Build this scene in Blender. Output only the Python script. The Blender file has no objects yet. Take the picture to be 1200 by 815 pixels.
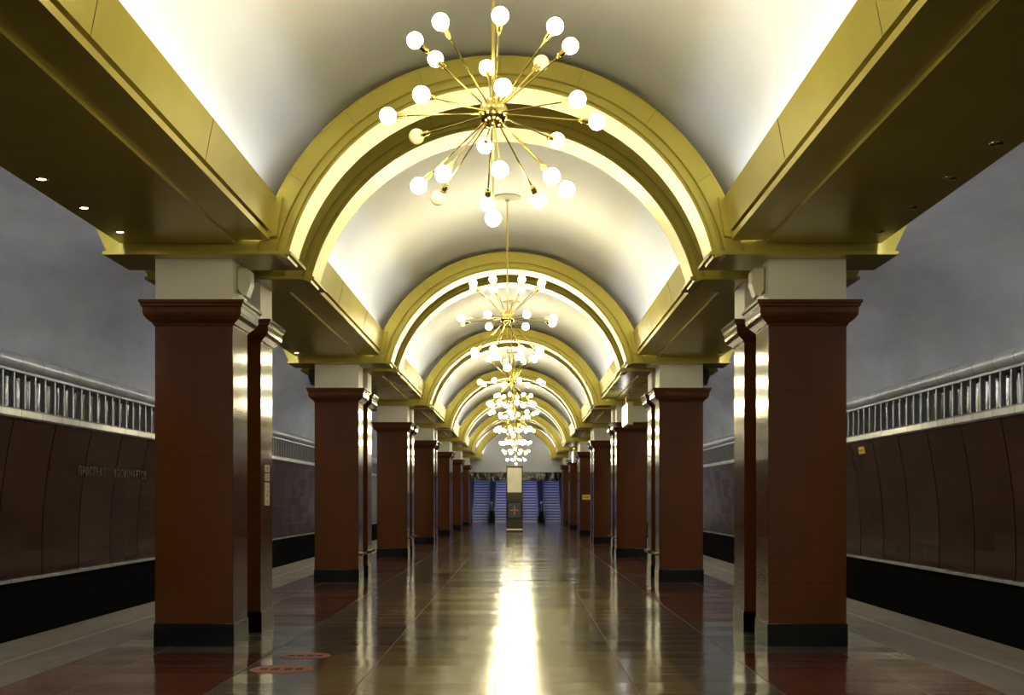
import bpy, math, random
from mathutils import Vector, Matrix
random.seed(7)
S = bpy.context.scene
COL = S.collection
PI = math.pi

# ------------------------------------------------------------------ camera, world, exposure
F = 1600.0                                   # focal length in pixels of a 1200 px wide frame
cam = bpy.data.cameras.new('camera')
cam.sensor_width = 36.0
cam.lens = 36.0 * F / 1200.0
cam.shift_x = -8.5 / 1200.0
cam.shift_y = 179.0 / 1200.0
cam.clip_end = 400
cam_ob = bpy.data.objects.new('camera', cam)
COL.objects.link(cam_ob)
cam_ob.location = (0.2035, 0.0, 1.608)
cam_ob.rotation_euler = (PI / 2, 0, 0)
S.camera = cam_ob

w = bpy.data.worlds.new('world'); S.world = w; w.use_nodes = True
w.node_tree.nodes['Background'].inputs[0].default_value = (0.5, 0.5, 0.55, 1)
w.node_tree.nodes['Background'].inputs[1].default_value = 0.004
S.view_settings.view_transform = 'Standard'
S.view_settings.look = 'None'
S.view_settings.gamma = 1
S.view_settings.use_curve_mapping = False
S.view_settings.exposure = 0.93
cy = S.cycles
cy.max_bounces = 9; cy.diffuse_bounces = 4; cy.glossy_bounces = 5; cy.transmission_bounces = 4
cy.caustics_reflective = False; cy.caustics_refractive = False
cy.sample_clamp_indirect = 4.0
cy.use_denoising = True
try: cy.denoiser = 'OPENIMAGEDENOISE'
except Exception: pass

BULB = 35.0          # emission of the chandelier bulbs
COVE = 30.0           # emission of the vault cove tubes
SIDE = 30.0           # emission of the track side cove tubes
BULB_COL = (1.0, 0.885, 0.53)
COVE_COL = (0.76, 0.84, 1.0)

# ------------------------------------------------------------------ dimensions
PY, P = 15.0, 11.7                           # first pillar front, bay length
NB = 7
XI, XO = 2.94, 3.80                          # pillar inner and outer face
D1, G2, D2 = 0.78, 1.60, 2.38                # first pillar depth; second pillar start and end
Z_CAP0, Z_CAP1, Z_SLAB = 3.53, 3.797, 4.262
AC, AR, AO = 3.73, 2.36, 2.70                # arch centre height, inner and outer radius
VA, VB = 2.90, 2.80                          # vault half axes
END_Y = 96.9
BACK_Y = -8.0

# ------------------------------------------------------------------ materials
def mat(name, base=(.5,.5,.5), rough=.5, metal=0.0, spec=.5, emit=None, estr=0.0, coat=0.0):
    m = bpy.data.materials.new(name); m.use_nodes = True
    b = m.node_tree.nodes['Principled BSDF']
    b.inputs['Base Color'].default_value = (*base, 1)
    b.inputs['Roughness'].default_value = rough
    b.inputs['Metallic'].default_value = metal
    b.inputs['Specular IOR Level'].default_value = spec
    b.inputs['Coat Weight'].default_value = coat
    b.inputs['Coat Roughness'].default_value = 0.04
    if emit:
        b.inputs['Emission Color'].default_value = (*emit, 1)
        b.inputs['Emission Strength'].default_value = estr
    return m
class NT:
    def __init__(s, m): s.t = m.node_tree; s.b = s.t.nodes['Principled BSDF']
    def n(s, typ, **kw):
        x = s.t.nodes.new(typ)
        for k, v in kw.items(): setattr(x, k, v)
        return x
    def l(s, a, b): s.t.links.new(a, b)
    def coord(s, kind='Object', scale=(1,1,1)):
        c = s.n('ShaderNodeTexCoord'); mp = s.n('ShaderNodeMapping')
        mp.inputs['Scale'].default_value = scale
        s.l(c.outputs[kind], mp.inputs[0]); return mp.outputs[0]
    def noise(s, vec, scale, detail=3, rough=.5):
        x = s.n('ShaderNodeTexNoise'); x.inputs['Scale'].default_value = scale
        x.inputs['Detail'].default_value = detail; x.inputs['Roughness'].default_value = rough
        s.l(vec, x.inputs['Vector']); return x.outputs['Fac']
    def ramp(s, fac, stops):
        x = s.n('ShaderNodeValToRGB'); e = x.color_ramp.elements
        e[0].position, e[0].color = stops[0][0], (*stops[0][1], 1)
        e[1].position, e[1].color = stops[-1][0], (*stops[-1][1], 1)
        for p, c in stops[1:-1]:
            q = e.new(p); q.color = (*c, 1)
        s.l(fac, x.inputs[0]); return x.outputs[0]
    def math(s, op, a, b=None, c=None):
        x = s.n('ShaderNodeMath', operation=op)
        for i, v in enumerate((a, b, c)):
            if v is None: continue
            if isinstance(v, (int, float)): x.inputs[i].default_value = v
            else: s.l(v, x.inputs[i])
        return x.outputs[0]
    def mix(s, fac, a, b, mode='MIX'):
        x = s.n('ShaderNodeMix', data_type='RGBA', blend_type=mode)
        for i, v in ((0, fac), (6, a), (7, b)):
            if isinstance(v, (int, float)): x.inputs[i].default_value = v
            elif isinstance(v, tuple): x.inputs[i].default_value = (*v, 1)
            else: s.l(v, x.inputs[i])
        return x.outputs[2]
    def bump(s, h, strength, dist=.01):
        x = s.n('ShaderNodeBump'); x.inputs['Strength'].default_value = strength
        x.inputs['Distance'].default_value = dist
        s.l(h, x.inputs['Height']); s.l(x.outputs[0], s.b.inputs['Normal'])

def seam(nt, val, step, width, off=0.0):
    a = nt.math('ADD', val, off + 1000 * step)
    m = nt.math('MODULO', a, step)
    d = nt.math('MINIMUM', m, nt.math('SUBTRACT', step, m))
    return nt.math('LESS_THAN', d, width)

# painted gold sheet metal of arches and beams
GOLD = mat('gold_paint', (.52, .46, .10), .27, 0.35, .5)
t = NT(GOLD); v = t.coord('Object'); f = t.noise(v, 1.3, 4)
t.l(t.ramp(f, [(.3, (.54,.455,.085)), (.7, (.61,.52,.105))]), t.b.inputs['Base Color'])
t.bump(t.noise(v, 2.2, 2), .06, .02)
BRASS = mat('polished_brass', (.80, .60, .16), .16, 1.0)
DARKGOLD = mat('gold_groove', (.22, .17, .03), .5, .3)

# white painted vault plaster
VAULT = mat('vault_paint', (.80,.80,.80), .55, 0, .3)
t = NT(VAULT); v = t.coord('Object', (1,.35,1)); f = t.noise(v, 1.1, 5)
t.l(t.ramp(f, [(.3, (.84,.84,.85)), (.7, (.90,.90,.91))]), t.b.inputs['Base Color'])
t.bump(t.noise(t.coord('Object', (1,.2,1)), 1.6, 3), .25, .02)
PLASTER = mat('tunnel_plaster', (.50,.50,.52), .8, 0, .2)
t = NT(PLASTER); v = t.coord('Object', (1,.3,1)); f = t.noise(v, .9, 7, .62)
t.l(t.ramp(f, [(.3, (.40,.40,.42)), (.7, (.58,.58,.61))]), t.b.inputs['Base Color'])
t.bump(t.noise(v, 1.5, 6), .5, .03)
ENDWALL = mat('end_wall_paint', (.80,.80,.78), .6, 0, .3)
WPOST = mat('white_paint', (.88,.865,.80), .35, 0, .4)

def granite(name, c0, c1, c2, rough, vseam=True, hs=.71):
    m = mat(name, c1, rough, 0, .5)
    t = NT(m); v = t.coord('Object')
    f = t.noise(v, 100, 3, .7); g = t.noise(v, 1.7, 4)
    col = t.ramp(f, [(.36, c0), (.52, c1), (.70, c2)])
    col = t.mix(t.math('MULTIPLY', g, .45), col, c0)
    sep = t.n('ShaderNodeSeparateXYZ'); t.l(v, sep.inputs[0])
    s1 = seam(t, sep.outputs[2], hs, .002, .02)
    if vseam:
        s2 = t.math('LESS_THAN', t.math('ABSOLUTE', sep.outputs[0]), .0015)
        s1 = t.math('MAXIMUM', s1, s2)
    t.l(t.mix(s1, col, (c0[0]*.6, c0[1]*.6, c0[2]*.6)), t.b.inputs['Base Color'])
    t.bump(t.noise(t.coord('Object', (1,1,.5)), 1.4, 1), .05, .02)
    return m
RED = granite('red_granite', (.062,.019,.004), (.096,.030,.007), (.145,.050,.015), .11)
BLACK = granite('black_granite', (.003,.003,.0025), (.005,.005,.004), (.015,.015,.012), .13, False)

def floor_mat(name, c0, c1, rough, sx=1.2, sy=.6):
    m = mat(name, c0, rough, 0, .28)
    t = NT(m); v = t.coord('Object')
    br = t.n('ShaderNodeTexBrick'); t.l(v, br.inputs['Vector'])
    br.inputs['Scale'].default_value = 1.0; br.offset = 0.0
    br.inputs['Brick Width'].default_value = sx; br.inputs['Row Height'].default_value = sy
    br.inputs['Mortar Size'].default_value = .004; br.inputs['Mortar Smooth'].default_value = .1
    br.inputs['Color1'].default_value = (*c0, 1); br.inputs['Color2'].default_value = (*c1, 1)
    br.inputs['Mortar'].default_value = (c0[0]*.25, c0[1]*.25, c0[2]*.25, 1)
    f = t.noise(v, 60, 3, .7); g = t.noise(v, .8, 6, .6)
    col = t.mix(.35, br.outputs['Color'], t.ramp(f, [(.35, (c0[0]*.45,)*1 + (c0[1]*.45, c0[2]*.45)), (.65, (c1[0]*1.5, c1[1]*1.5, c1[2]*1.5))]))
    col = t.mix(t.math('MULTIPLY', t.ramp(g, [(.45,(0,0,0)),(.75,(1,1,1))]), .4), col, (c0[0]*.4, c0[1]*.4, c0[2]*.4))
    t.l(col, t.b.inputs['Base Color'])
    rr = t.math('ADD', t.math('MULTIPLY', t.noise(t.coord('Object', (.5,1.6,1)), 1.1, 4, .65), rough * 1.6), rough * .25)
    rr = t.math('ADD', rr, t.math('MULTIPLY', br.outputs['Fac'], .3))
    t.l(rr, t.b.inputs['Roughness'])
    h = t.math('ADD', t.noise(t.coord('Object', (.7,1.6,1)), 1.7, 2, .5), t.math('MULTIPLY', br.outputs['Fac'], -.25))
    t.bump(h, .10, .012)
    sn = t.n('ShaderNodeVectorMath', operation='SNAP'); sn.inputs[1].default_value = (sx, sy, 1)
    t.l(v, sn.inputs[0])
    wn = t.n('ShaderNodeTexWhiteNoise'); t.l(sn.outputs[0], wn.inputs['Vector'])
    sc = t.n('ShaderNodeVectorMath', operation='MULTIPLY_ADD'); t.l(wn.outputs['Color'], sc.inputs[0])
    sc.inputs[1].default_value = (.010, .022, 0); sc.inputs[2].default_value = (-.005, -.011, 0)
    ad = t.n('ShaderNodeVectorMath', operation='ADD'); t.l(t.b.inputs['Normal'].links[0].from_socket, ad.inputs[0]); t.l(sc.outputs[0], ad.inputs[1])
    no = t.n('ShaderNodeVectorMath', operation='NORMALIZE'); t.l(ad.outputs[0], no.inputs[0])
    t.l(no.outputs[0], t.b.inputs['Normal'])
    return m
BEIGE = floor_mat('beige_granite_floor', (.145,.11,.048), (.215,.165,.080), .13)
GREY = floor_mat('grey_granite_floor', (.075,.075,.062), (.105,.102,.084), .12)
REDF = floor_mat('red_granite_floor', (.075,.020,.011), (.105,.030,.018), .12)
CONC = mat('platform_concrete', (.20,.17,.115), .62, 0, .3)
t = NT(CONC); v = t.coord('Object', (1,.25,1)); f = t.noise(v, 2.2, 8, .65)
sep = t.n('ShaderNodeSeparateXYZ'); t.l(t.coord('Object'), sep.inputs[0])
line = t.math('LESS_THAN', t.math('ABSOLUTE', t.math('SUBTRACT', t.math('ABSOLUTE', sep.outputs[0]), 4.90)), .035)
t.l(t.mix(t.math('MULTIPLY', line, .6), t.ramp(f, [(.3, (.13,.105,.065)), (.7, (.25,.21,.145))]), (.34,.31,.24)), t.b.inputs['Base Color'])
t.bump(f, .3, .01)
TRENCH = mat('trench_concrete', (.0035,.0035,.003), .9, 0, .03)

# dark polished track wall tiles
TILE = mat('brown_marble_tiles', (.05,.02,.012), .17, 0, .35)
t = NT(TILE); v = t.coord('Object')
sep = t.n('ShaderNodeSeparateXYZ'); t.l(v, sep.inputs[0])
cmb = t.n('ShaderNodeCombineXYZ'); t.l(sep.outputs[1], cmb.inputs[0]); t.l(sep.outputs[2], cmb.inputs[1])
br = t.n('ShaderNodeTexBrick'); br.offset = 0.0; t.l(cmb.outputs[0], br.inputs['Vector'])
br.inputs['Scale'].default_value = 1; br.inputs['Brick Width'].default_value = 1.05; br.inputs['Row Height'].default_value = .35
br.inputs['Mortar Size'].default_value = .006
br.inputs['Color1'].default_value = (.036,.015,.009,1); br.inputs['Color2'].default_value = (.062,.028,.016,1)
br.inputs['Mortar'].default_value = (.006,.004,.003,1)
j = seam(t, sep.outputs[1], 2.1, .022)
t.l(t.mix(j, br.outputs['Color'], (.002,.002,.002)), t.b.inputs['Base Color'])
t.l(t.math('MULTIPLY', t.math('SUBTRACT', 1, j), .4), t.b.inputs['Specular IOR Level'])
t.bump(t.math('ADD', t.noise(t.coord('Object', (1,.6,2.2)), 1.3, 2), t.math('MULTIPLY', br.outputs['Fac'], -.3)), .13, .02)
def tilt(t, vec, cell, amp):
    sn = t.n('ShaderNodeVectorMath', operation='SNAP'); sn.inputs[1].default_value = cell
    t.l(vec, sn.inputs[0])
    wn = t.n('ShaderNodeTexWhiteNoise'); t.l(sn.outputs[0], wn.inputs['Vector'])
    sc = t.n('ShaderNodeVectorMath', operation='MULTIPLY_ADD'); t.l(wn.outputs['Color'], sc.inputs[0])
    sc.inputs[1].default_value = amp; sc.inputs[2].default_value = tuple(-q/2 for q in amp)
    ad = t.n('ShaderNodeVectorMath', operation='ADD'); t.l(t.b.inputs['Normal'].links[0].from_socket, ad.inputs[0]); t.l(sc.outputs[0], ad.inputs[1])
    no = t.n('ShaderNodeVectorMath', operation='NORMALIZE'); t.l(ad.outputs[0], no.inputs[0])
    t.l(no.outputs[0], t.b.inputs['Normal'])
tilt(t, cmb.outputs[0], (1.05,.35,1), (0, .012, .03))
SILVER = mat('silver_metal', (.48,.47,.44), .3, .25)
t = NT(SILVER); v = t.coord('Object')
sep = t.n('ShaderNodeSeparateXYZ'); t.l(v, sep.inputs[0])
j = seam(t, sep.outputs[1], 1.02, .012)
t.l(t.mix(j, t.ramp(t.noise(v, 2.0, 3), [(.3,(.50,.50,.48)),(.7,(.70,.70,.67))]), (.12,.12,.11)), t.b.inputs['Base Color'])
t.bump(t.noise(t.coord('Object', (1,.8,1)), 5, 3), .35, .02)
MARBLE = mat('pale_marble_ledge', (.50,.49,.43), .16, 0.0, .6)
t = NT(MARBLE); v = t.coord('Object')
sep = t.n('ShaderNodeSeparateXYZ'); t.l(v, sep.inputs[0])
j = seam(t, sep.outputs[1], 1.02, .012)
t.l(t.mix(j, t.ramp(t.noise(v, 2.0, 3), [(.3,(.42,.41,.36)),(.7,(.54,.53,.47))]), (.12,.12,.11)), t.b.inputs['Base Color'])
t.bump(t.noise(t.coord('Object', (1,.8,1)), 5, 3), .2, .02)
LOUVRE = mat('grey_aluminium', (.27,.265,.25), .38, .7)
MIRROR = mat('wavy_steel_panel', (.16,.155,.16), .16, .95)
t = NT(MIRROR); t.bump(t.noise(t.coord('Object', (1,2.0,1)), 2.6, 3), .5, .03)
FRIEZE = mat('wavy_dark_steel', (.035,.034,.038), .10, .9)
t = NT(FRIEZE); t.bump(t.noise(t.coord('Object', (1,1,.6)), 2.4, 3), .9, .06)

LIT = mat('lit_bulb', (1,1,1), .4, 0, .5, BULB_COL, BULB)
UNLIT = mat('unlit_bulb', (.78,.66,.42), .35, 0, .5)
TUBE = mat('cove_tube', (1,1,1), .4, 0, .5, COVE_COL, COVE)
TUBE_S = mat('track_side_tube', (1,1,1), .4, 0, .5, (.9,.92,1.0), SIDE)
SPOT = mat('lit_spotlight', (1,1,1), .4, 0, .5, (1.0,.66,.40), 25.0)
SPOT_OFF = mat('dead_spotlight', (.30,.28,.22), .12, .8)
CREAMP = mat('cream_plastic', (.66,.63,.48), .4)
BLACKM = mat('black_rubber', (.012,.012,.014), .4)
WOOD = mat('dark_bench_wood', (.09,.045,.02), .25)
t = NT(WOOD); t.l(t.ramp(t.noise(t.coord('Object', (1,12,12)), 4, 4), [(.3,(.06,.028,.012)),(.7,(.13,.07,.035))]), t.b.inputs['Base Color'])
TUBE_END = mat('end_cove_tube', (1,1,1), .4, 0, .5, COVE_COL, COVE*3)
TUBE_FILL = mat('added_rear_fill', (1,1,1), .4, 0, .5, (1,.96,.9), 60)  # added fill light, hidden behind the last arch to brighten the end wall
YEL = mat('yellow_plate', (.75,.55,.05), .45)
PINK = mat('pink_plate', (.72,.46,.34), .45)
CREAMPL = mat('cream_plate', (.62,.58,.40), .45)
INK = mat('dark_print', (.03,.02,.02), .6)
REDP = mat('red_print', (.42,.10,.08), .5)
STICK = mat('red_floor_sticker', (.34,.085,.07), .4)
STW = mat('pale_sticker_print', (.50,.30,.26), .4)
STELE_D = mat('stele_dark_bronze', (.055,.052,.030), .3, .4)
STELE_C = mat('stele_cream_panel', (.62,.57,.36), .4, .2, .5, (1,.88,.5), .16)
t = NT(STELE_C); t.l(t.ramp(t.noise(t.coord('Object'), 1.6, 3), [(.3,(.52,.47,.27)),(.7,(.70,.65,.44))]), t.b.inputs['Base Color'])
STELE_B = mat('stele_slate_panel', (.10,.12,.17), .3)
STARW = mat('star_pale', (.80,.72,.60), .4)
STARR = mat('star_red', (.50,.09,.06), .4)
SIGNLIT = mat('lightbox_face', (.9,.9,.9), .4, 0, .5, (.96,.97,1.0), 2.2)
BOXC = mat('lightbox_shell', (.55,.50,.28), .4, .2)
STEEL = mat('escalator_steel', (.36,.37,.40), .28, .9)
STEPM = mat('escalator_step', (.28,.29,.36), .4, .4)
t = NT(STEPM); sep = t.n('ShaderNodeSeparateXYZ'); t.l(t.coord('Object'), sep.inputs[0])
fr = t.math('MODULO', t.math('ADD', sep.outputs[2], .08), .2)
t.l(t.mix(t.math('GREATER_THAN', fr, .135), (.10,.11,.16), (.55,.56,.66)), t.b.inputs['Base Color'])
BLUEL = mat('shaft_lamp', (1,1,1), .4, 0, .5, (.47,.51,1.0), 7.0)
DECK = mat('divider_metal', (.015,.015,.02), .9, 0, .1)
SHAFT = mat('shaft_wall', (.32,.33,.38), .6)

# ------------------------------------------------------------------ mesh helpers
class MB:
    def __init__(s): s.v = []; s.f = []; s.m = []; s.cm = 0
    def face(s, idx): s.f.append(tuple(idx)); s.m.append(s.cm)
    def box(s, x0, x1, y0, y1, z0, z1):
        if x0 > x1: x0, x1 = x1, x0
        if y0 > y1: y0, y1 = y1, y0
        b = len(s.v)
        s.v += [(x0,y0,z0),(x1,y0,z0),(x1,y1,z0),(x0,y1,z0),(x0,y0,z1),(x1,y0,z1),(x1,y1,z1),(x0,y1,z1)]
        for q in ((0,3,2,1),(4,5,6,7),(0,1,5,4),(1,2,6,5),(2,3,7,6),(3,0,4,7)): s.face([b+i for i in q])
        return s
    def cyl(s, a, c, r, r2=None, n=16, caps=True):
        a = Vector(a); c = Vector(c); r2 = r if r2 is None else r2
        d = (c - a).normalized(); u = d.orthogonal().normalized(); w_ = d.cross(u)
        b = len(s.v)
        for p, rr in ((a, r), (c, r2)):
            for i in range(n):
                t_ = 2*PI*i/n; s.v.append(tuple(p + u*math.cos(t_)*rr + w_*math.sin(t_)*rr))
        for i in range(n): s.face((b+i, b+(i+1)%n, b+n+(i+1)%n, b+n+i))
        if caps:
            s.face([b+i for i in reversed(range(n))]); s.face([b+n+i for i in range(n)])
        return s
    def lathe(s, prof, n=24, o=(0,0,0)):
        b = len(s.v); k = len(prof)
        for r, z in prof:
            for i in range(n):
                t_ = 2*PI*i/n; s.v.append((o[0]+r*math.cos(t_), o[1]+r*math.sin(t_), o[2]+z))
        for j_ in range(k-1):
            for i in range(n):
                s.face((b+j_*n+i, b+j_*n+(i+1)%n, b+(j_+1)*n+(i+1)%n, b+(j_+1)*n+i))
        s.face([b+i for i in reversed(range(n))]); s.face([b+(k-1)*n+i for i in range(n)])
        return s
    def sphere(s, o, r, nu=16, nv=10):
        prof = [(max(1e-4, r*math.sin(PI*i/nv)), -r*math.cos(PI*i/nv)) for i in range(nv+1)]
        return s.lathe(prof, nu, o)
    def prism_y(s, poly, y0, y1):             # poly in (x, z)
        b = len(s.v); n = len(poly)
        s.v += [(x, y0, z) for x, z in poly] + [(x, y1, z) for x, z in poly]
        for i in range(n): s.face((b+i, b+(i+1)%n, b+n+(i+1)%n, b+n+i))
        s.face([b+i for i in range(n)]); s.face([b+n+i for i in reversed(range(n))])
        return s
    def prism_x(s, poly, x0, x1):             # poly in (y, z)
        b = len(s.v); n = len(poly)
        s.v += [(x0, y, z) for y, z in poly] + [(x1, y, z) for y, z in poly]
        for i in range(n): s.face((b+i, b+(i+1)%n, b+n+(i+1)%n, b+n+i))
        s.face([b+i for i in range(n)]); s.face([b+n+i for i in reversed(range(n))])
        return s
    def sweep_x(s, prof, y0, y1, ny=1):       # open profile (x,z) swept along y, one sided
        b = len(s.v); n = len(prof)
        for k in range(ny+1):
            y = y0 + (y1-y0)*k/ny
            s.v += [(x, y, z) for x, z in prof]
        for k in range(ny):
            for i in range(n-1): s.face((b+k*n+i, b+k*n+i+1, b+(k+1)*n+i+1, b+(k+1)*n+i))
        return s
    def rings(s, cx, cy_, hx, hy, prof):      # square rings: prof (offset, z), capped
        b = len(s.v); n = len(prof)
        for o, z in prof:
            s.v += [(cx-hx-o, cy_-hy-o, z),(cx+hx+o, cy_-hy-o, z),(cx+hx+o, cy_+hy+o, z),(cx-hx-o, cy_+hy+o, z)]
        for k in range(n-1):
            for i in range(4): s.face((b+4*k+i, b+4*k+(i+1)%4, b+4*k+4+(i+1)%4, b+4*k+4+i))
        s.face((b+3,b+2,b+1,b)); s.face([b+4*(n-1)+i for i in range(4)])
        return s
    def arc(s, prof, c, a0, a1, n=64):        # closed profile (r, y) swept round the y axis
        b = len(s.v); k = len(prof)
        for i in range(n+1):
            a = a0 + (a1-a0)*i/n
            for r, y in prof: s.v.append((r*math.cos(a), y, c + r*math.sin(a)))
        for i in range(n):
            for j_ in range(k):
                s.face((b+i*k+j_, b+i*k+(j_+1)%k, b+(i+1)*k+(j_+1)%k, b+(i+1)*k+j_))
        s.face([b+j_ for j_ in range(k)]); s.face([b+n*k+j_ for j_ in reversed(range(k))])
        return s
    def mesh(s, name, mats, smooth=None):
        me = bpy.data.meshes.new(name)
        me.from_pydata(s.v, [], s.f)
        if not isinstance(mats, (list, tuple)): mats = [mats]
        for m in mats: me.materials.append(m)
        for p, mi in zip(me.polygons, s.m): p.material_index = mi
        import bmesh
        bm = bmesh.new(); bm.from_mesh(me); bmesh.ops.recalc_face_normals(bm, faces=bm.faces)
        bm.to_mesh(me); bm.free()
        if smooth:
            for p in me.polygons: p.use_smooth = True
            me.set_sharp_from_angle(angle=math.radians(smooth))
        return me
    def build(s, name, mats, parent=None, smooth=None, loc=None, bevel=0):
        o = bpy.data.objects.new(name, s.mesh(name, mats, smooth)); COL.objects.link(o)
        if parent: o.parent = parent
        if loc: o.location = loc
        if bevel:
            m = o.modifiers.new('bevel', 'BEVEL'); m.width = bevel; m.segments = 2
        return o

def tag(o, label, cat, group=None):
    o['label'] = label; o['category'] = cat
    if group: o['group'] = group
    return o
def empty(name, loc, label=None, cat=None, group=None, rz=0):
    o = bpy.data.objects.new(name, None); COL.objects.link(o)
    o.location = loc; o.rotation_euler.z = rz; o.empty_display_size = .2
    if label: tag(o, label, cat, group)
    return o
def struct(o): o['kind'] = 'structure'; return o
def copy_tree(o, parent=None):
    c = o.copy(); COL.objects.link(c)
    if parent: c.parent = parent
    for ch in list(o.children): copy_tree(ch, c)
    return c
ORD = ['nearest', 'second', 'third', 'fourth', 'fifth', 'sixth', 'farthest']
SIDE_N = {-1: 'left', 1: 'right'}

# ------------------------------------------------------------------ structure: floor and platform
xs = [-5.6, -4.25, -2.4, -1.7, 1.7, 2.4, 4.25, 5.6]
ys = [BACK_Y]
k = -2
bands = []
for k in range(-2, NB):
    b0, b1 = PY + P*k - .6, PY + P*k + 3.2
    bands.append((b0, b1))
    for q in (b0, b1):
        if q > BACK_Y: ys.append(q)
ys.append(END_Y + 1.5)
ys = sorted(set(ys))
fm = MB()
for i in range(len(xs)-1):
    for j_ in range(len(ys)-1):
        xm, ym = (xs[i]+xs[i+1])/2, (ys[j_]+ys[j_+1])/2
        inband = any(a < ym < b for a, b in bands)
        ax = abs(xm)
        if ax > 4.25: mi = 3
        elif inband: mi = 1
        elif ax < 1.7: mi = 0
        elif ax < 2.4: mi = 1
        else: mi = 2
        b = len(fm.v)
        fm.v += [(xs[i],ys[j_],0),(xs[i+1],ys[j_],0),(xs[i+1],ys[j_+1],0),(xs[i],ys[j_+1],0)]
        fm.cm = mi; fm.face((b,b+1,b+2,b+3))
fm.cm = 4
for sgn in (-1, 1):
    b = len(fm.v)
    fm.v += [(sgn*5.6, BACK_Y, 0), (sgn*5.6, END_Y+1.5, 0), (sgn*5.6, END_Y+1.5, -1.25), (sgn*5.6, BACK_Y, -1.25)]
    fm.face((b,b+1,b+2,b+3))
struct(fm.build('floor', [BEIGE, GREY, REDF, CONC, TRENCH]))
tb = MB()
for sgn in (-1, 1): tb.box(sgn*5.6, sgn*8.9, BACK_Y, END_Y+1.5, -1.35, -1.2)
struct(tb.build('floor_track_bed', TRENCH))

# ------------------------------------------------------------------ structure: vault over the nave
vp = []
a_lo = math.asin((4.45-AC)/VB)
for i in range(73):
    a = a_lo + (PI-2*a_lo)*i/72
    vp.append((VA*math.cos(a), AC + VB*math.sin(a)))
vm = MB().sweep_x(vp, BACK_Y, END_Y, 40)
struct(vm.build('ceiling', VAULT, smooth=40))
# side tunnels
for sgn, nm in ((-1, 'left'), (1, 'right')):
    sp = []
    for i in range(49):
        a = math.radians(4) + math.radians(158)*i/48
        sp.append((sgn*(6.42 + 2.5*math.cos(a)), 3.95 + 2.3*math.sin(a)))
    struct(MB().sweep_x(sp, BACK_Y, END_Y+1.4, 40).build('ceiling_'+nm, PLASTER, smooth=40))
    wp = []
    for i in range(17):
        z = .22 + (3.0-.22)*i/16
        wp.append((sgn*(8.60 + .03*math.sin(i/16*PI) - .26*(i/16)**2), z))
    wm = MB(); wm.sweep_x(wp, BACK_Y, END_Y+1.4, 1)
    wm.cm = 1
    wm.sweep_x([(sgn*8.60, .19), (sgn*8.62, -1.25)], BACK_Y, END_Y+1.4, 1)
    struct(wm.build('wall_'+nm, [TILE, TRENCH], smooth=40))
    st = MB().box(sgn*8.52, sgn*8.66, BACK_Y, END_Y+1.4, .18, .235)
    struct(st.build('baseboard_'+nm, MARBLE))
# end wall with opening to the escalators
ew = MB()
OX, OZ = 3.45, 3.02
ew.box(-OX, OX, END_Y, END_Y+.35, OZ, 7.0)
ew.box(-9.1, -OX, END_Y, END_Y+.35, -1.3, 7.0)
ew.box(OX, 9.1, END_Y, END_Y+.35, -1.3, 7.0)
struct(ew.build('wall_end', ENDWALL))
struct(MB().box(-9.1, 9.1, BACK_Y-.3, BACK_Y, -1.3, 7.0).build('wall_back', ENDWALL))
# escalator shaft
sh = MB()
SY0 = END_Y + 1.6
def zs(y): return (y - SY0 - .6) * .577
for sx in (-3.75, 3.65):
    sh.prism_x([(END_Y+.35, -.3), (SY0+12, -.3), (SY0+12, 11.0), (SY0+7.6, 8.0), (END_Y+.35, 3.75)], sx, sx+.1)
sh.prism_x([(END_Y+.35, 3.75), (SY0+7.6, 8.0), (SY0+7.6, 8.15), (END_Y+.35, 3.9)], -3.75, 3.75)
sh.prism_x([(SY0, -.25), (SY0, -.02), (SY0+.6, -.02), (SY0+12, zs(SY0+12)-.25), (SY0+12, -.25)], -3.65, 3.65)
struct(sh.build('wall_escalator_shaft', SHAFT))
for k in range(4):
    y = END_Y + 1.4 + k*1.5
    z = 3.66 + (y-END_Y)*.45 - .12
    lamp = MB().box(-2.9, 2.9, y, y+.16, z, z+.06).build('shaft_lamp', BLUEL)
    tag(lamp, 'bluish tube lamp under the escalator shaft ceiling', 'lamp', 'lamps in the escalator shaft')
struct(MB().box(-3.6, 3.6, END_Y-.12, END_Y-.003, OZ-.06, 3.55).build('trim_1', FRIEZE))
struct(MB().box(-3.6, 3.6, END_Y-.16, END_Y-.003, 3.55, 3.60).build('trim_2', STELE_D))

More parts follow.
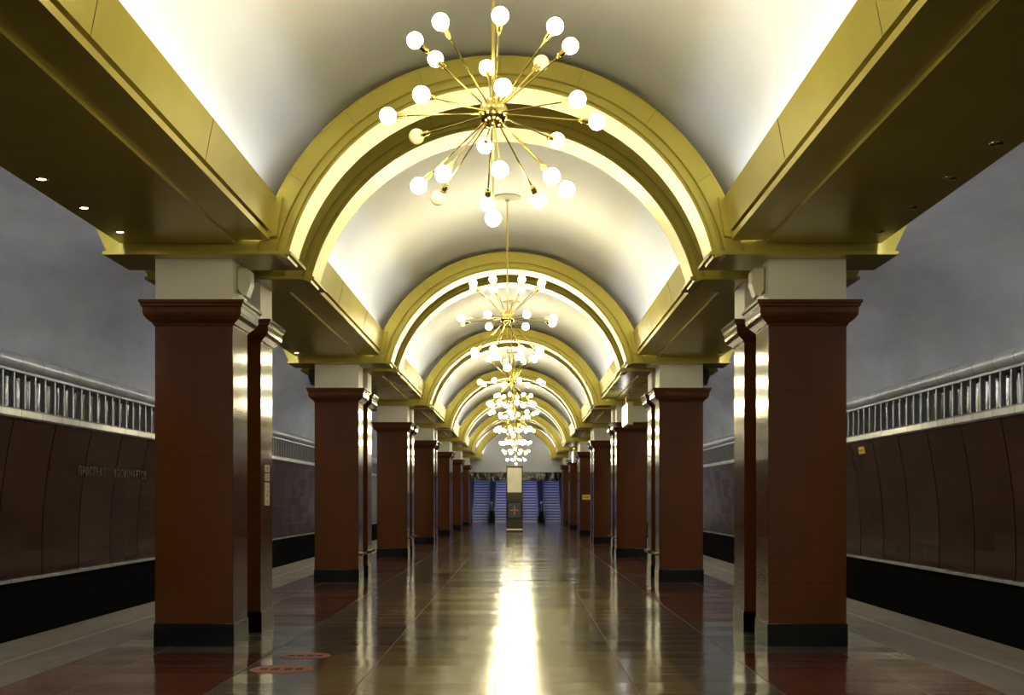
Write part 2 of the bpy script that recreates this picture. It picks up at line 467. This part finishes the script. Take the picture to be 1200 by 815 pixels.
# ------------------------------------------------------------------ arches
def frame_profile(y0, y1):
    return [(AO, y0+.06), (AO, y0), (AO-.02, y0-.01), (AR+.14, y0-.01), (AR+.125, y0+.02), (AR+.105, y0+.02), (AR+.09, y0-.03),
            (AR+.035, y0-.03), (AR+.025, y0+.01), (AR, y0+.01), (AR, y1-.03), (AR+.03, y1), (AO, y1)]
def make_arch(dy0, dy1, sy0, sy1, back):
    """one transverse gold portal: arch ring with a cornice slab and fascia on each side (local y = 0 at the pillar front)"""
    r = empty('gold_arch', (0,0,0))
    a0 = math.asin((4.305-AC)/AO)
    ring = MB().arc(frame_profile(dy0, dy1), AC, a0, PI-a0, 96).build('arch_ring', GOLD, r, smooth=25)
    for k in range(1, 8):                           # panel joints on the ring face
        j_ = MB()
        a = a0 + (PI-2*a0)*k/8
        d = Vector((math.cos(a), 0, math.sin(a))); n_ = Vector((-math.sin(a), 0, math.cos(a)))
        p0 = Vector((0, dy0-.0115, AC)) + d*(AR+.15); p1 = Vector((0, dy0-.0115, AC)) + d*(AO-.025)
        for yy in (0, .004):
            for p, q in ((p0,-1),(p0,1),(p1,1),(p1,-1)): j_.v.append(tuple(p + n_*.004*q + Vector((0,yy,0))))
        for q in ((0,1,2,3),(4,5,6,7),(0,1,5,4),(1,2,6,5),(2,3,7,6),(3,0,4,7)): j_.face(q)
        j_.build('panel_joint', DARKGOLD, r)
    for s in (-1, 1):
        fb = MB()
        x_in = AR + .03
        fb.prism_y([(s*(AR-.02), 4.30), (s*4.27, 4.30), (s*4.42, 4.62), (s*4.50, 4.92), (s*2.62, 4.80), (s*2.52, 4.62), (s*2.44, 4.42)], dy0+.03, dy1)
        fb.build('fascia', GOLD, r)
        sl = MB()
        e = .03
        sl.prism_y([(s*2.262, Z_SLAB), (s*4.30, Z_SLAB), (s*4.30, Z_SLAB+.036), (s*2.262, Z_SLAB+.036)], sy0, sy1)
        sl.build('cornice_slab', GOLD, r, bevel=.004)
    return r
arch_a = make_arch(-.22, .44, -.26, .76, False)
arch_b = make_arch(1.42, 2.10, 1.40, 2.46, True)
for n in range(-1, NB):
    for src, wh in ((arch_a, 'front'), (arch_b, 'rear')):
        o = src if n == -1 else copy_tree(src)
        o.location = (0, PY + P*n, 0)
        if n < 0:
            lb = 'gold painted arch above the camera, %s one of its pair' % wh
        else:
            if n == NB-1 and wh == 'rear':
                MB().arc([(2.50,2.115),(2.50,2.15),(2.54,2.15),(2.54,2.115)], AC, .3, PI-.3, 48).build('added_fill_tube', TUBE_FILL, o)  # added unseen glowing arc that lights the end wall, not a station lamp
            lb = 'gold painted ceiling arch, %s one of the %s pair on the twin pillars' % (wh, ORD[n])
        tag(o, lb, 'arch', 'gold arches across the vault')

# ------------------------------------------------------------------ beams between the arches
def make_beam(L, s, tube=TUBE):
    r = empty('ceiling_beam', (0,0,0))
    prof = [(2.400,4.86),(2.470,4.505),(2.555,4.500),(2.555,4.475),(2.485,4.470),(2.495,4.418),(2.870,4.418),(2.870,4.385),
            (4.110,4.385),(4.110,4.56),(4.085,4.56),(4.085,4.44),(2.60,4.45),(2.52,4.52),(2.445,4.86)]
    prof = [(s*x, z) for x, z in prof]
    b = MB().prism_y(prof, 0, L)
    b.build('beam_casing', GOLD, r)
    for y in (L*.333, L*.666):
        j_ = MB().prism_y([(s*2.4695,4.505),(s*2.4665,4.505),(s*2.3965,4.86),(s*2.3995,4.86)], y-.005, y+.005)
        j_.build('panel_joint', DARKGOLD, r)
    for y in (0, L-.09):
        c = MB().prism_y([(s*2.345,4.87),(s*2.41,4.45),(s*2.53,4.43),(s*2.47,4.86)], y, y+.09)
        c.build('end_collar', GOLD, r)
    tb_ = MB()
    n = 5
    for k in range(n):
        y = .10 + (L-.2)*k/n
        tb_.cyl((s*2.585, y, 4.60), (s*2.585, y+(L-.2)/n*.95, 4.60), .018, n=8)
    tb_.build('cove_tube', tube, r)
    tb_ = MB()
    for k in range(n):
        y = .10 + (L-.2)*k/n
        tb_.cyl((s*4.155, y, 4.51), (s*4.155, y+(L-.2)/n*.95, 4.51), .018, n=8)
    tb_.build('outer_tube', TUBE_S, r)
    return r
y_from, y_to = 2.105, P - .255          # local start behind a rear arch, end at the next front arch
BL = y_to - y_from
for s in (-1, 1):
    src = make_beam(BL, s)
    for n in range(-1, NB-1):
        o = src if n == -1 else copy_tree(src)
        o.location = (0, PY + P*n + y_from, 0)
        pl = ('from above the camera to the nearest arch' if n == -1 else
              'between the %s and %s arch pairs' % (ORD[n], ORD[n+1]))
        tag(o, 'gold edged ceiling beam on the %s, %s' % (SIDE_N[s], pl), 'beam', 'long beams beside the vault')['kind'] = 'thing'
    # short last beams against the end wall, and one behind the camera
    o = make_beam(END_Y - (PY + P*(NB-1) + y_from) - .01, s, TUBE_END); o.location = (0, PY+P*(NB-1)+y_from, 0)
    tag(o, 'gold and dark ceiling beam on the %s, between the farthest arch and the end wall' % SIDE_N[s], 'beam', 'long beams beside the vault')['kind'] = 'thing'
    o = make_beam(PY - P - .22 - BACK_Y, s); o.location = (0, BACK_Y, 0)
    tag(o, 'gold and dark ceiling beam on the %s, behind the camera' % SIDE_N[s], 'beam', 'long beams beside the vault')['kind'] = 'thing'

# ------------------------------------------------------------------ pillars
def make_pillar():
    r = empty('granite_pillar', (0,0,0))
    hx, hy = (XO-XI)/2, D1/2
    MB().rings(0, 0, hx, hy, [(0,.25),(0,Z_CAP0)]).build('shaft', RED, r, bevel=.006)
    MB().rings(0, 0, hx, hy, [(.012,0),(.012,.25)]).build('plinth', BLACK, r, bevel=.004)
    MB().rings(0, 0, hx, hy, [(0,Z_CAP0-.01),(.012,Z_CAP0),(.018,3.548),(.035,3.562),(.07,3.59),(.10,3.628),(.108,3.66),(.108,3.715),
                              (.128,3.73),(.128,3.752),(.145,3.768),(.145,Z_CAP1)]).build('capital', RED, r)
    MB().rings(0, 0, hx-.004, hy-.004, [(0,Z_CAP1),(0,Z_SLAB)]).build('post_block', WPOST, r)
    return r
src = make_pillar(); first = True
for n in range(-1, NB):
    for s in (-1, 1):
        for tw in (0, 1):
            o = src if first else copy_tree(src); first = False
            o.location = (s*(XI+XO)/2, PY + P*n + (D1/2 if tw == 0 else (G2+D2)/2), 0)
            if n < 0: lb = 'red granite pillar beside the camera on the %s, %s one of its twins' % (SIDE_N[s], ('front','rear')[tw])
            else: lb = 'polished red granite pillar on the %s, %s one of the %s twin pair' % (SIDE_N[s], ('front','rear')[tw], ORD[n])
            tag(o, lb, 'pillar', 'red granite pillars along the platform')['kind'] = 'thing'

# benches between the twin pillars
def make_bench(s):
    r = empty('bench', (0,0,0))
    sm = MB(); sm.prism_y([(s*2.86,.52),(s*2.86,.57),(s*3.72,.57),(s*3.72,.52)], D1+.02, G2-.02)
    sm.build('seat', WOOD, r, bevel=.006)
    MB().box(s*2.86, s*2.935, -.02, D2+.02, .52, .57).build('front_rail', WOOD, r, bevel=.006)
    MB().box(s*3.02, s*3.70, D1+.10, D1+.16, 0, .52).build('support', BLACKM, r)
    MB().box(s*3.02, s*3.70, G2-.16, G2-.10, 0, .52).build('support', BLACKM, r)
    return r
for s in (-1, 1):
    b0 = make_bench(s)
    for i, n in enumerate((1, 2)):
        o = b0 if i == 0 else copy_tree(b0)
        o.location = (0, PY+P*n, 0)
        tag(o, 'dark wooden bench ledge between the %s twin pillars on the %s' % (ORD[n], SIDE_N[s]), 'bench', 'benches between twin pillars')

# ------------------------------------------------------------------ chandeliers
HUB_Z, TOP_Z, LARM = 4.556, AC+VB, .80
def make_chandelier(dead, nu=16, nv=10):
    r = empty('sputnik_chandelier', (0,0,HUB_Z))
    MB().sphere((0,0,0), .112, 24, 14).build('hub', BRASS, r, smooth=60)
    MB().cyl((0,0,.10), (0,0,TOP_Z-HUB_Z-.04), .013, n=10).build('hanging_rod', BRASS, r, smooth=40)
    MB().lathe([(.03,-.09),(.035,-.05),(.05,-.045),(.22,-.028),(.225,-.01),(.22,-.002)], 28, (0,0,TOP_Z-HUB_Z-.004)).build('ceiling_canopy', CREAMP, r, smooth=30)
    dirs = []
    for el, off in ((42, 6), (-3, 6), (-45, 6)):
        for k in range(8):
            a = math.radians(off + 45*k); e = math.radians(el)
            dirs.append((math.cos(e)*math.cos(a), math.cos(e)*math.sin(a), math.sin(e)))
    dirs.append((0,0,-1))
    arm_me = MB().cyl((0,0,.10), (0,0,LARM-.125), .0062, n=8).lathe([(.010,-.012),(.014,0),(.010,.012)], 10, (0,0,LARM-.13)).mesh('arm', BRASS, 40)
    soc_me = MB().lathe([(.012,0),(.021,.006),(.022,.05),(.026,.054),(.026,.062),(.020,.066)], 12, (0,0,LARM-.125)).mesh('socket', BRASS, 40)
    on_me = MB().lathe([(.018,-.062)] + [(max(1e-4,.062*math.sin(PI*i/nv)), -.062*math.cos(PI*i/nv)) for i in range(1, nv+1)], nu, (0,0,LARM)).mesh('bulb', LIT, 80)
    off_me = on_me.copy(); off_me.materials[0] = UNLIT
    for i, d in enumerate(dirs):
        q = Vector((0,0,1)).rotation_difference(Vector(d))
        a = bpy.data.objects.new('arm', arm_me); COL.objects.link(a); a.parent = r
        a.rotation_mode = 'QUATERNION'; a.rotation_quaternion = q
        for nm, me in (('socket', soc_me), ('bulb', off_me if i in dead else on_me)):
            c = bpy.data.objects.new(nm, me); COL.objects.link(c); c.parent = a
            if nm == 'bulb' and i in dead: c['label'] = 'unlit bulb'
    return r
dead_sets = [(1, 11, 19), (11,), (3,), (0, 18), (6,), (12,), (9,), ()]
ch_lab = ['brass starburst chandelier nearest the camera, largest, with three unlit bulbs',
          'brass starburst chandelier, second from the camera, one unlit bulb on its left',
          'brass starburst chandelier, third from the camera, just below and behind the second',
          'brass starburst chandelier, fourth from the camera',
          'brass starburst chandelier, fifth from the camera',
          'small looking brass starburst chandelier, sixth from the camera',
          'smallest looking brass starburst chandelier, farthest, above the standing sign']
for k in range(-1, 7):
    o = make_chandelier(dead_sets[k], *( (20,12) if k == 0 else (12,8)))
    o.location = (0.005 if k == 0 else .01, 10.4 + P*k, HUB_Z)
    o.rotation_euler.z = math.radians([0, 17, 8, 28, 3, 20, 12, 5][k])
    tag(o, ch_lab[k] if k >= 0 else 'brass starburst chandelier hanging behind the camera', 'chandelier', 'starburst chandeliers along the vault')

# ------------------------------------------------------------------ track side grilles
GY0, GY1, STEP = 14.0, END_Y - .3, .51
for s in (-1, 1):
    r = empty('ventilation_grille', (s*8.4, GY0, 3.0),
              'long silver louvred grille above the %s track wall' % SIDE_N[s], 'grille')
    L = GY1 - GY0
    def lx(x): return s*(x - 8.4)
    m = MB(); m.prism_y([(lx(8.28),0.0),(lx(8.24),.03),(lx(8.24),.135),(lx(8.28),.17),(lx(8.66),.17),(lx(8.66),0.0)], 0, L)
    m.build('ledge', MARBLE, r, smooth=25)
    m = MB()
    pr = [(lx(8.22 + .14 - .14*math.sin(math.radians(a))), .97 + .135*math.cos(math.radians(a))) for a in range(0, 181, 15)]
    pr = [(lx(8.86), 1.105)] + pr + [(lx(8.50), .835), (lx(8.50), .80), (lx(8.86), .80)]
    m.prism_y(pr, 0, L); m.build('top_rail', SILVER, r, smooth=30)
    MB().prism_y([(lx(8.60),.17),(lx(8.60),.80),(lx(8.64),.80),(lx(8.64),.17)], 0, L).build('backing_panel', MIRROR, r)
    MB().box(lx(8.34), lx(8.50), 0, L, .79, .835).build('upper_strip', LOUVRE, r)
    bar = MB().box(lx(8.38), lx(8.47), 0, .07, .17, .80).mesh('bar', LOUVRE)
    n0 = int((20.5-GY0)/STEP); nall = int(L/STEP)
    for k in range(n0, n0+100):
        o = bpy.data.objects.new('bar', bar); COL.objects.link(o); o.parent = r; o.location = (0, k*STEP, 0)
    rest = MB()
    for k in list(range(0, n0)) + list(range(n0+100, nall)):
        rest.box(lx(8.38), lx(8.47), k*STEP, k*STEP+.07, .17, .80)
    o = rest.build('bars', LOUVRE, r); o['kind'] = 'stuff'

# ------------------------------------------------------------------ recessed spotlights
def make_spot(lit):
    r = empty('recessed_spotlight', (0,0,0))
    MB().lathe([(.042,-.002),(.046,-.012),(.060,-.010),(.064,0),(.064,.01),(.042,.01)], 20).build('trim_ring', BRASS, r, smooth=40)
    MB().lathe([(.001,-.012),(.030,-.010),(.042,-.004),(.042,.008)], 16).build('lens', SPOT if lit else SPOT_OFF, r, smooth=50)
    return r
sl, sd = make_spot(True), make_spot(False)
ul = ud = False
names4 = ['closest to the nearest arch', 'second from the nearest arch', 'third from the nearest arch', 'fourth from the nearest arch']
for s in (-1, 1):
    for k in range(4):
        lit = s < 0 and k < 3
        if lit: o = sl if not ul else copy_tree(sl); ul = True
        else: o = sd if not ud else copy_tree(sd); ud = True
        o.location = (s*3.92, 14.10 - 1.16*k, 4.386)
        tag(o, '%s round spotlight in the %s beam, %s' % ('lit' if lit else 'unlit', SIDE_N[s], names4[k]), 'spotlight', 'spotlights in the dark beam undersides')
    for k in range(2):
        lit = s < 0 and k == 0
        o = copy_tree(sl if lit else sd)
        o.location = (s*3.98, 14.10 + P - .15 - 1.16*k, 4.386)
        tag(o, '%s round spotlight in the %s beam before the second arch, %s' % ('lit' if lit else 'unlit', SIDE_N[s], ('farther one', 'nearer one')[k]), 'spotlight', 'spotlights in the dark beam undersides')

# ------------------------------------------------------------------ loudspeakers on the posts
def make_speaker(s, m):
    r = empty('loudspeaker', (0,0,0))
    MB().prism_x([(-.10,-.02),(.14,-.02),(.14,-.30),(-.02,-.30)], 0, s*.01).build('wall_plate', m, r)
    b = MB()
    b.prism_y([(s*.012,-.03),(s*.115,-.03),(s*.14,-.06),(s*.145,-.20),(s*.10,-.34),(s*.075,-.355),(s*.012,-.27)], -.12, .14)
    b.build('cabinet', m, r, bevel=.012)
    MB().prism_y([(s*.118,-.035),(s*.150,-.06),(s*.155,-.20),(s*.108,-.345),(s*.098,-.34),(s*.14,-.19),(s*.135,-.07)], -.10, .12).build('grille', m, r)
    MB().cyl((s*.06,0,-.04), (s*.06,0,.036), .012).build('bracket', m, r)
    return r
for s in (-1, 1):
    o = make_speaker(-s, CREAMP); o.location = (s*(XI+.003), PY+.30, Z_SLAB-.035)
    tag(o, 'small cream loudspeaker under the cornice, inner side of the nearest %s pillar' % SIDE_N[s], 'loudspeaker', 'loudspeakers on the pillar tops')
    o = make_speaker(s, BLACKM); o.location = (s*(XO-.003), PY+P+.30, Z_SLAB-.035)  # black colour stands in for the shadow this speaker hangs in
    tag(o, 'loudspeaker coloured dark for shade, under the cornice, track side of the second %s pillar' % SIDE_N[s], 'loudspeaker', 'loudspeakers on the pillar tops')

# ------------------------------------------------------------------ hanging lightboxes on the right
for (y, lb) in ((35.2, 'white faced lightbox sign hanging beside the third pillar pair on the right'),
                (70.4, 'small far lightbox sign hanging near the sixth pillar pair on the right')):
    r = empty('hanging_sign', (2.98, y, 3.56), lb, 'sign', 'lightboxes hanging on the right')
    MB().box(.012, .16, 0, 1.7, 0, .58).build('sign_case', BOXC, r, bevel=.01)
    MB().box(0, .012, .04, 1.66, .04, .54).build('lit_face', SIGNLIT, r)
    for yy in (.35, 1.35):
        MB().cyl((.08,yy,.58), (.08,yy,4.415-3.56), .008, n=8).build('hanging_rod', BRASS, r)

# ------------------------------------------------------------------ signs and stickers
def text_mesh(body, size, depth, name, m, parent=None):
    cu = bpy.data.curves.new(name, 'FONT'); cu.body = body; cu.size = size; cu.extrude = depth; cu.space_character = 1.35
    tmp = bpy.data.objects.new(name, cu); COL.objects.link(tmp)
    dg = bpy.context.evaluated_depsgraph_get(); dg.update()
    me = bpy.data.meshes.new_from_object(tmp.evaluated_get(dg)); me.name = name
    bpy.data.objects.remove(tmp)
    me.materials.clear(); me.materials.append(m)
    o = bpy.data.objects.new(name, me); COL.objects.link(o)
    if parent: o.parent = parent
    return o
# station name on the left track wall
nm = empty('station_name', (-8.49, 26.9, 2.10), 'dull bronze station name letters on the left track wall', 'lettering')
LET = mat('dull_bronze_letters', (.055,.04,.02), .45, .5)
for wd, y in (('ПРОСПЕКТ', 0), ('КОСМОНАВТОВ', 2.35)):
    o = text_mesh(wd, .26, .012, 'word', LET, nm)
    o.rotation_euler = (PI/2, 0, PI/2); o.location = (0, y, 0)
def plate(name, y, z, wy, hz, m, label, cat='sign', s=-1, x=XI):
    r = empty(name, (s*(x), y, z), label, cat)
    MB().box(-s*.002, -s*.012, -wy/2, wy/2, -hz/2, hz/2).build('panel', m, r, bevel=.003)
    return r
def disc_x(r, y, z, rad, m, name, x=.014):
    MB().cyl((x-.002, y, z), (x, y, z), rad, n=20).build(name, m, r)
PYs = PY + (G2+D2)/2 - .01
r = plate('warning_plate', PYs, 2.000, .30, .093, PINK, 'upper small pink plate with a dark round mark on the nearest rear left pillar')
disc_x(r, 0, 0, .030, REDP, 'round_mark'); disc_x(r, 0, 0, .014, INK, 'pictogram', .016)
r = plate('warning_plate', PYs, 1.893, .30, .093, PINK, 'lower small pink plate under the other, nearest rear left pillar')
m_ = MB()
for q in (-.02, 0, .02): m_.box(.012, .015, -.09, .09, q-.003, q+.003)
m_.build('printed_lines', REDP, r)
r = plate('rules_plate', PYs, 1.685, .30, .285, CREAMPL, 'tall cream plate with dark pictograms on the nearest rear left pillar')
for q, rad in ((.09,.012), (.02,.018), (-.02,.022), (-.10,.026)): disc_x(r, .02*(-1 if rad > .02 else 1), q, rad, INK, 'pictogram')

# yellow plates
r = empty('yellow_sign', (3.24, PY+P*4-.02, 1.74), 'small yellow sign on the fifth right pillar', 'sign')
MB().box(-.18, .18, -.01, .018, -.11, .11).build('panel', YEL, r, bevel=.003)
m_ = MB()
for q in range(4): m_.box(-.12+q*.065, -.08+q*.065, -.013, -.009, -.03, .03)
m_.build('printed_letters', INK, r)
r = empty('yellow_sticker', (8.385, 32.6, 2.80), 'small yellow sticker high on the right track wall', 'sticker')
r.rotation_euler = (0, math.radians(-9), 0)
MB().box(-.014, .0, -.26, .26, -.085, .085).build('panel', YEL, r)
m_ = MB()
for q in range(5): m_.box(-.018, -.013, -.18+q*.075, -.13+q*.075, -.02, .02)
m_.build('printed_letters', mat('brown_print', (.35,.2,.03), .5), r)

# round floor stickers
for (x, y, rad, lb) in ((-2.05, 12.96, .305, 'round red floor sticker nearer the camera, left of the walkway'),
                        (-2.00, 14.08, .26, 'round red floor sticker farther back, beside the nearest left pillar')):
    r = empty('floor_sticker', (x, y, .001), lb, 'sticker', 'round red floor stickers')
    MB().lathe([(rad,0),(rad,.0025)], 40).build('disc', STICK, r)
    m_ = MB()
    n = 40
    for rr, ww in ((rad*.93, .006), (rad*.62, .006)):
        b = len(m_.v)
        for i in range(n):
            a = 2*PI*i/n
            m_.v += [((rr-ww)*math.cos(a), (rr-ww)*math.sin(a), .004), ((rr+ww)*math.cos(a), (rr+ww)*math.sin(a), .004)]
        for i in range(n): m_.face((b+2*i, b+2*i+1, b+2*((i+1)%n)+1, b+2*((i+1)%n)))
    m_.build('printed_rings', STW, r)
    m_ = MB()
    for a in (-.55, -.2, .2, .55):
        m_.box(a*rad-.035, a*rad+.035, -.10*rad-.04, .10*rad+.04, .003, .005)
    m_.build('printed_footmarks', INK, r)

# ------------------------------------------------------------------ standing sign in the middle of the hall
r = empty('information_stele', (-.035, 68.6, 0), 'tall standing sign with lit cream panel and compass star, middle of the hall', 'sign')
H_ = 3.33
MB().box(-.415, .415, 0, .32, 0, H_).build('body', STELE_D, r, bevel=.01)
MB().box(-.36, .36, -.02, .005, 2.00, H_-.10).build('cream_panel', STELE_C, r, bevel=.004)
MB().box(-.395, .395, -.03, .0, .64, 1.55).build('slate_frame', BLACKM, r, bevel=.004)
sp_ = MB().box(-.31, .31, -.04, -.02, .74, 1.46).build('slate_panel', STELE_B, r)
def star(R1, R2, nP, rot, y, m, name):
    m_ = MB(); b = 0
    pts = []
    for i in range(2*nP):
        a = rot + PI*i/nP; q = R1 if i % 2 == 0 else R2
        pts.append((q*math.sin(a), 1.10 + q*math.cos(a)))
    m_.prism_y(pts, y-.008, y)
    m_.build(name, m, sp_)
star(.28, .055, 4, 0, -.041, STARW, 'compass_star')
star(.19, .06, 4, PI/4, -.046, STARR, 'red_star')
star(.13, .05, 8, 0, -.052, STARR, 'star_heart'); star(.06, .03, 8, PI/8, -.060, STARW, 'star_centre')
MB().box(-.40, .40, -.015, .005, .10, .17).build('pale_strip', STELE_C, r)
MB().cyl((.05,.1,H_), (.05,.1,H_+.05), .06).build('top_knob', STELE_D, r)

# ------------------------------------------------------------------ escalators
def make_escalator():
    r = empty('escalator', (0, SY0-.9, 0))
    hw = .56
    NS = 40
    m_ = MB()
    poly = [(-.0, .02), (1.4, .02)]
    y, z = 1.4, .02
    for k in range(NS):
        rise = .2 if k > 1 else .1
        z += rise; poly.append((y, z))
        y += .3464 if k > 1 else .36
        poly.append((y, z))
    poly += [(y, z-.6), (1.9, -.0), (0, 0.0)]
    m_.prism_x(poly, -hw, hw); m_.build('steps', STEPM, r)
    MB().box(-hw, hw, -.5, 0, 0, .025).build('comb_plate', STEEL, r)
    sl = .577
    for s in (-1, 1):
        x0, x1 = s*(hw+.01), s*(hw+.07)
        yy = 12.0
        bl = MB()
        bl.prism_x([(-.1,0),(-.35,.15),(-.45,.5),(-.35,.85),(-.1,.95),(1.3,.95),(1.8,1.05),(yy,1.05+(yy-1.8)*sl),(yy,(yy-1.5)*sl-.4),(1.5,0)], x0, x1)
        bl.build('balustrade', STEEL, r)
        ra = MB()
        ra.prism_x([(-.1,-0.0),(-.1,.05),(-.33,.2),(-.41,.5),(-.33,.8),(-.1,.9),(1.3,.955),(1.8,1.055),(yy,1.055+(yy-1.8)*sl),(yy,1.13+(yy-1.8)*sl),
                    (1.8,1.13),(1.3,1.02),(-.15,1.02),(-.42,.88),(-.52,.5),(-.42,.12),(-.2,0)], s*(hw+.0), s*(hw+.09))
        ra.build('handrail', BLACKM, r)
    return r
ec = [-2.61, -.95, .95, 2.61]
el = ['escalator at the far left of the end wall, dim violet steps', 'blue lit escalator just left of the standing sign',
      'blue lit escalator just right of the standing sign', 'blue lit escalator at the far right of the end wall']
e0 = make_escalator()
for i, x in enumerate(ec):
    o = e0 if i == 0 else copy_tree(e0)
    o.location = (x, SY0-.9, 0)
    tag(o, el[i], 'escalator', 'escalators in the end wall')

for x, lb in ((-1.78, 'dark metal divider between the two left escalators'), (0.0, 'dark metal divider behind the standing sign'), (1.78, 'dark metal divider between the two right escalators')):
    hw = .155 if x else .26
    hw = (1.66 if x else 1.90)/2 - .66
    r = empty('escalator_divider', (x, SY0-.9, 0), lb, 'divider', 'dividers between the escalators')
    MB().prism_x([(.1,0),(.1,.80),(1.4,.86),(12.0,.86+10.3*.577),(12.0,5.2),(1.6,0)], -hw, hw).build('casing', DECK, r)
    MB().cyl((0,.6,.84),(0,.6,1.35), .05).build('lamp_post', STEEL, r)
    MB().sphere((0,.6,1.42), .09, 14, 8).build('lamp_globe', CREAMP, r, smooth=60)
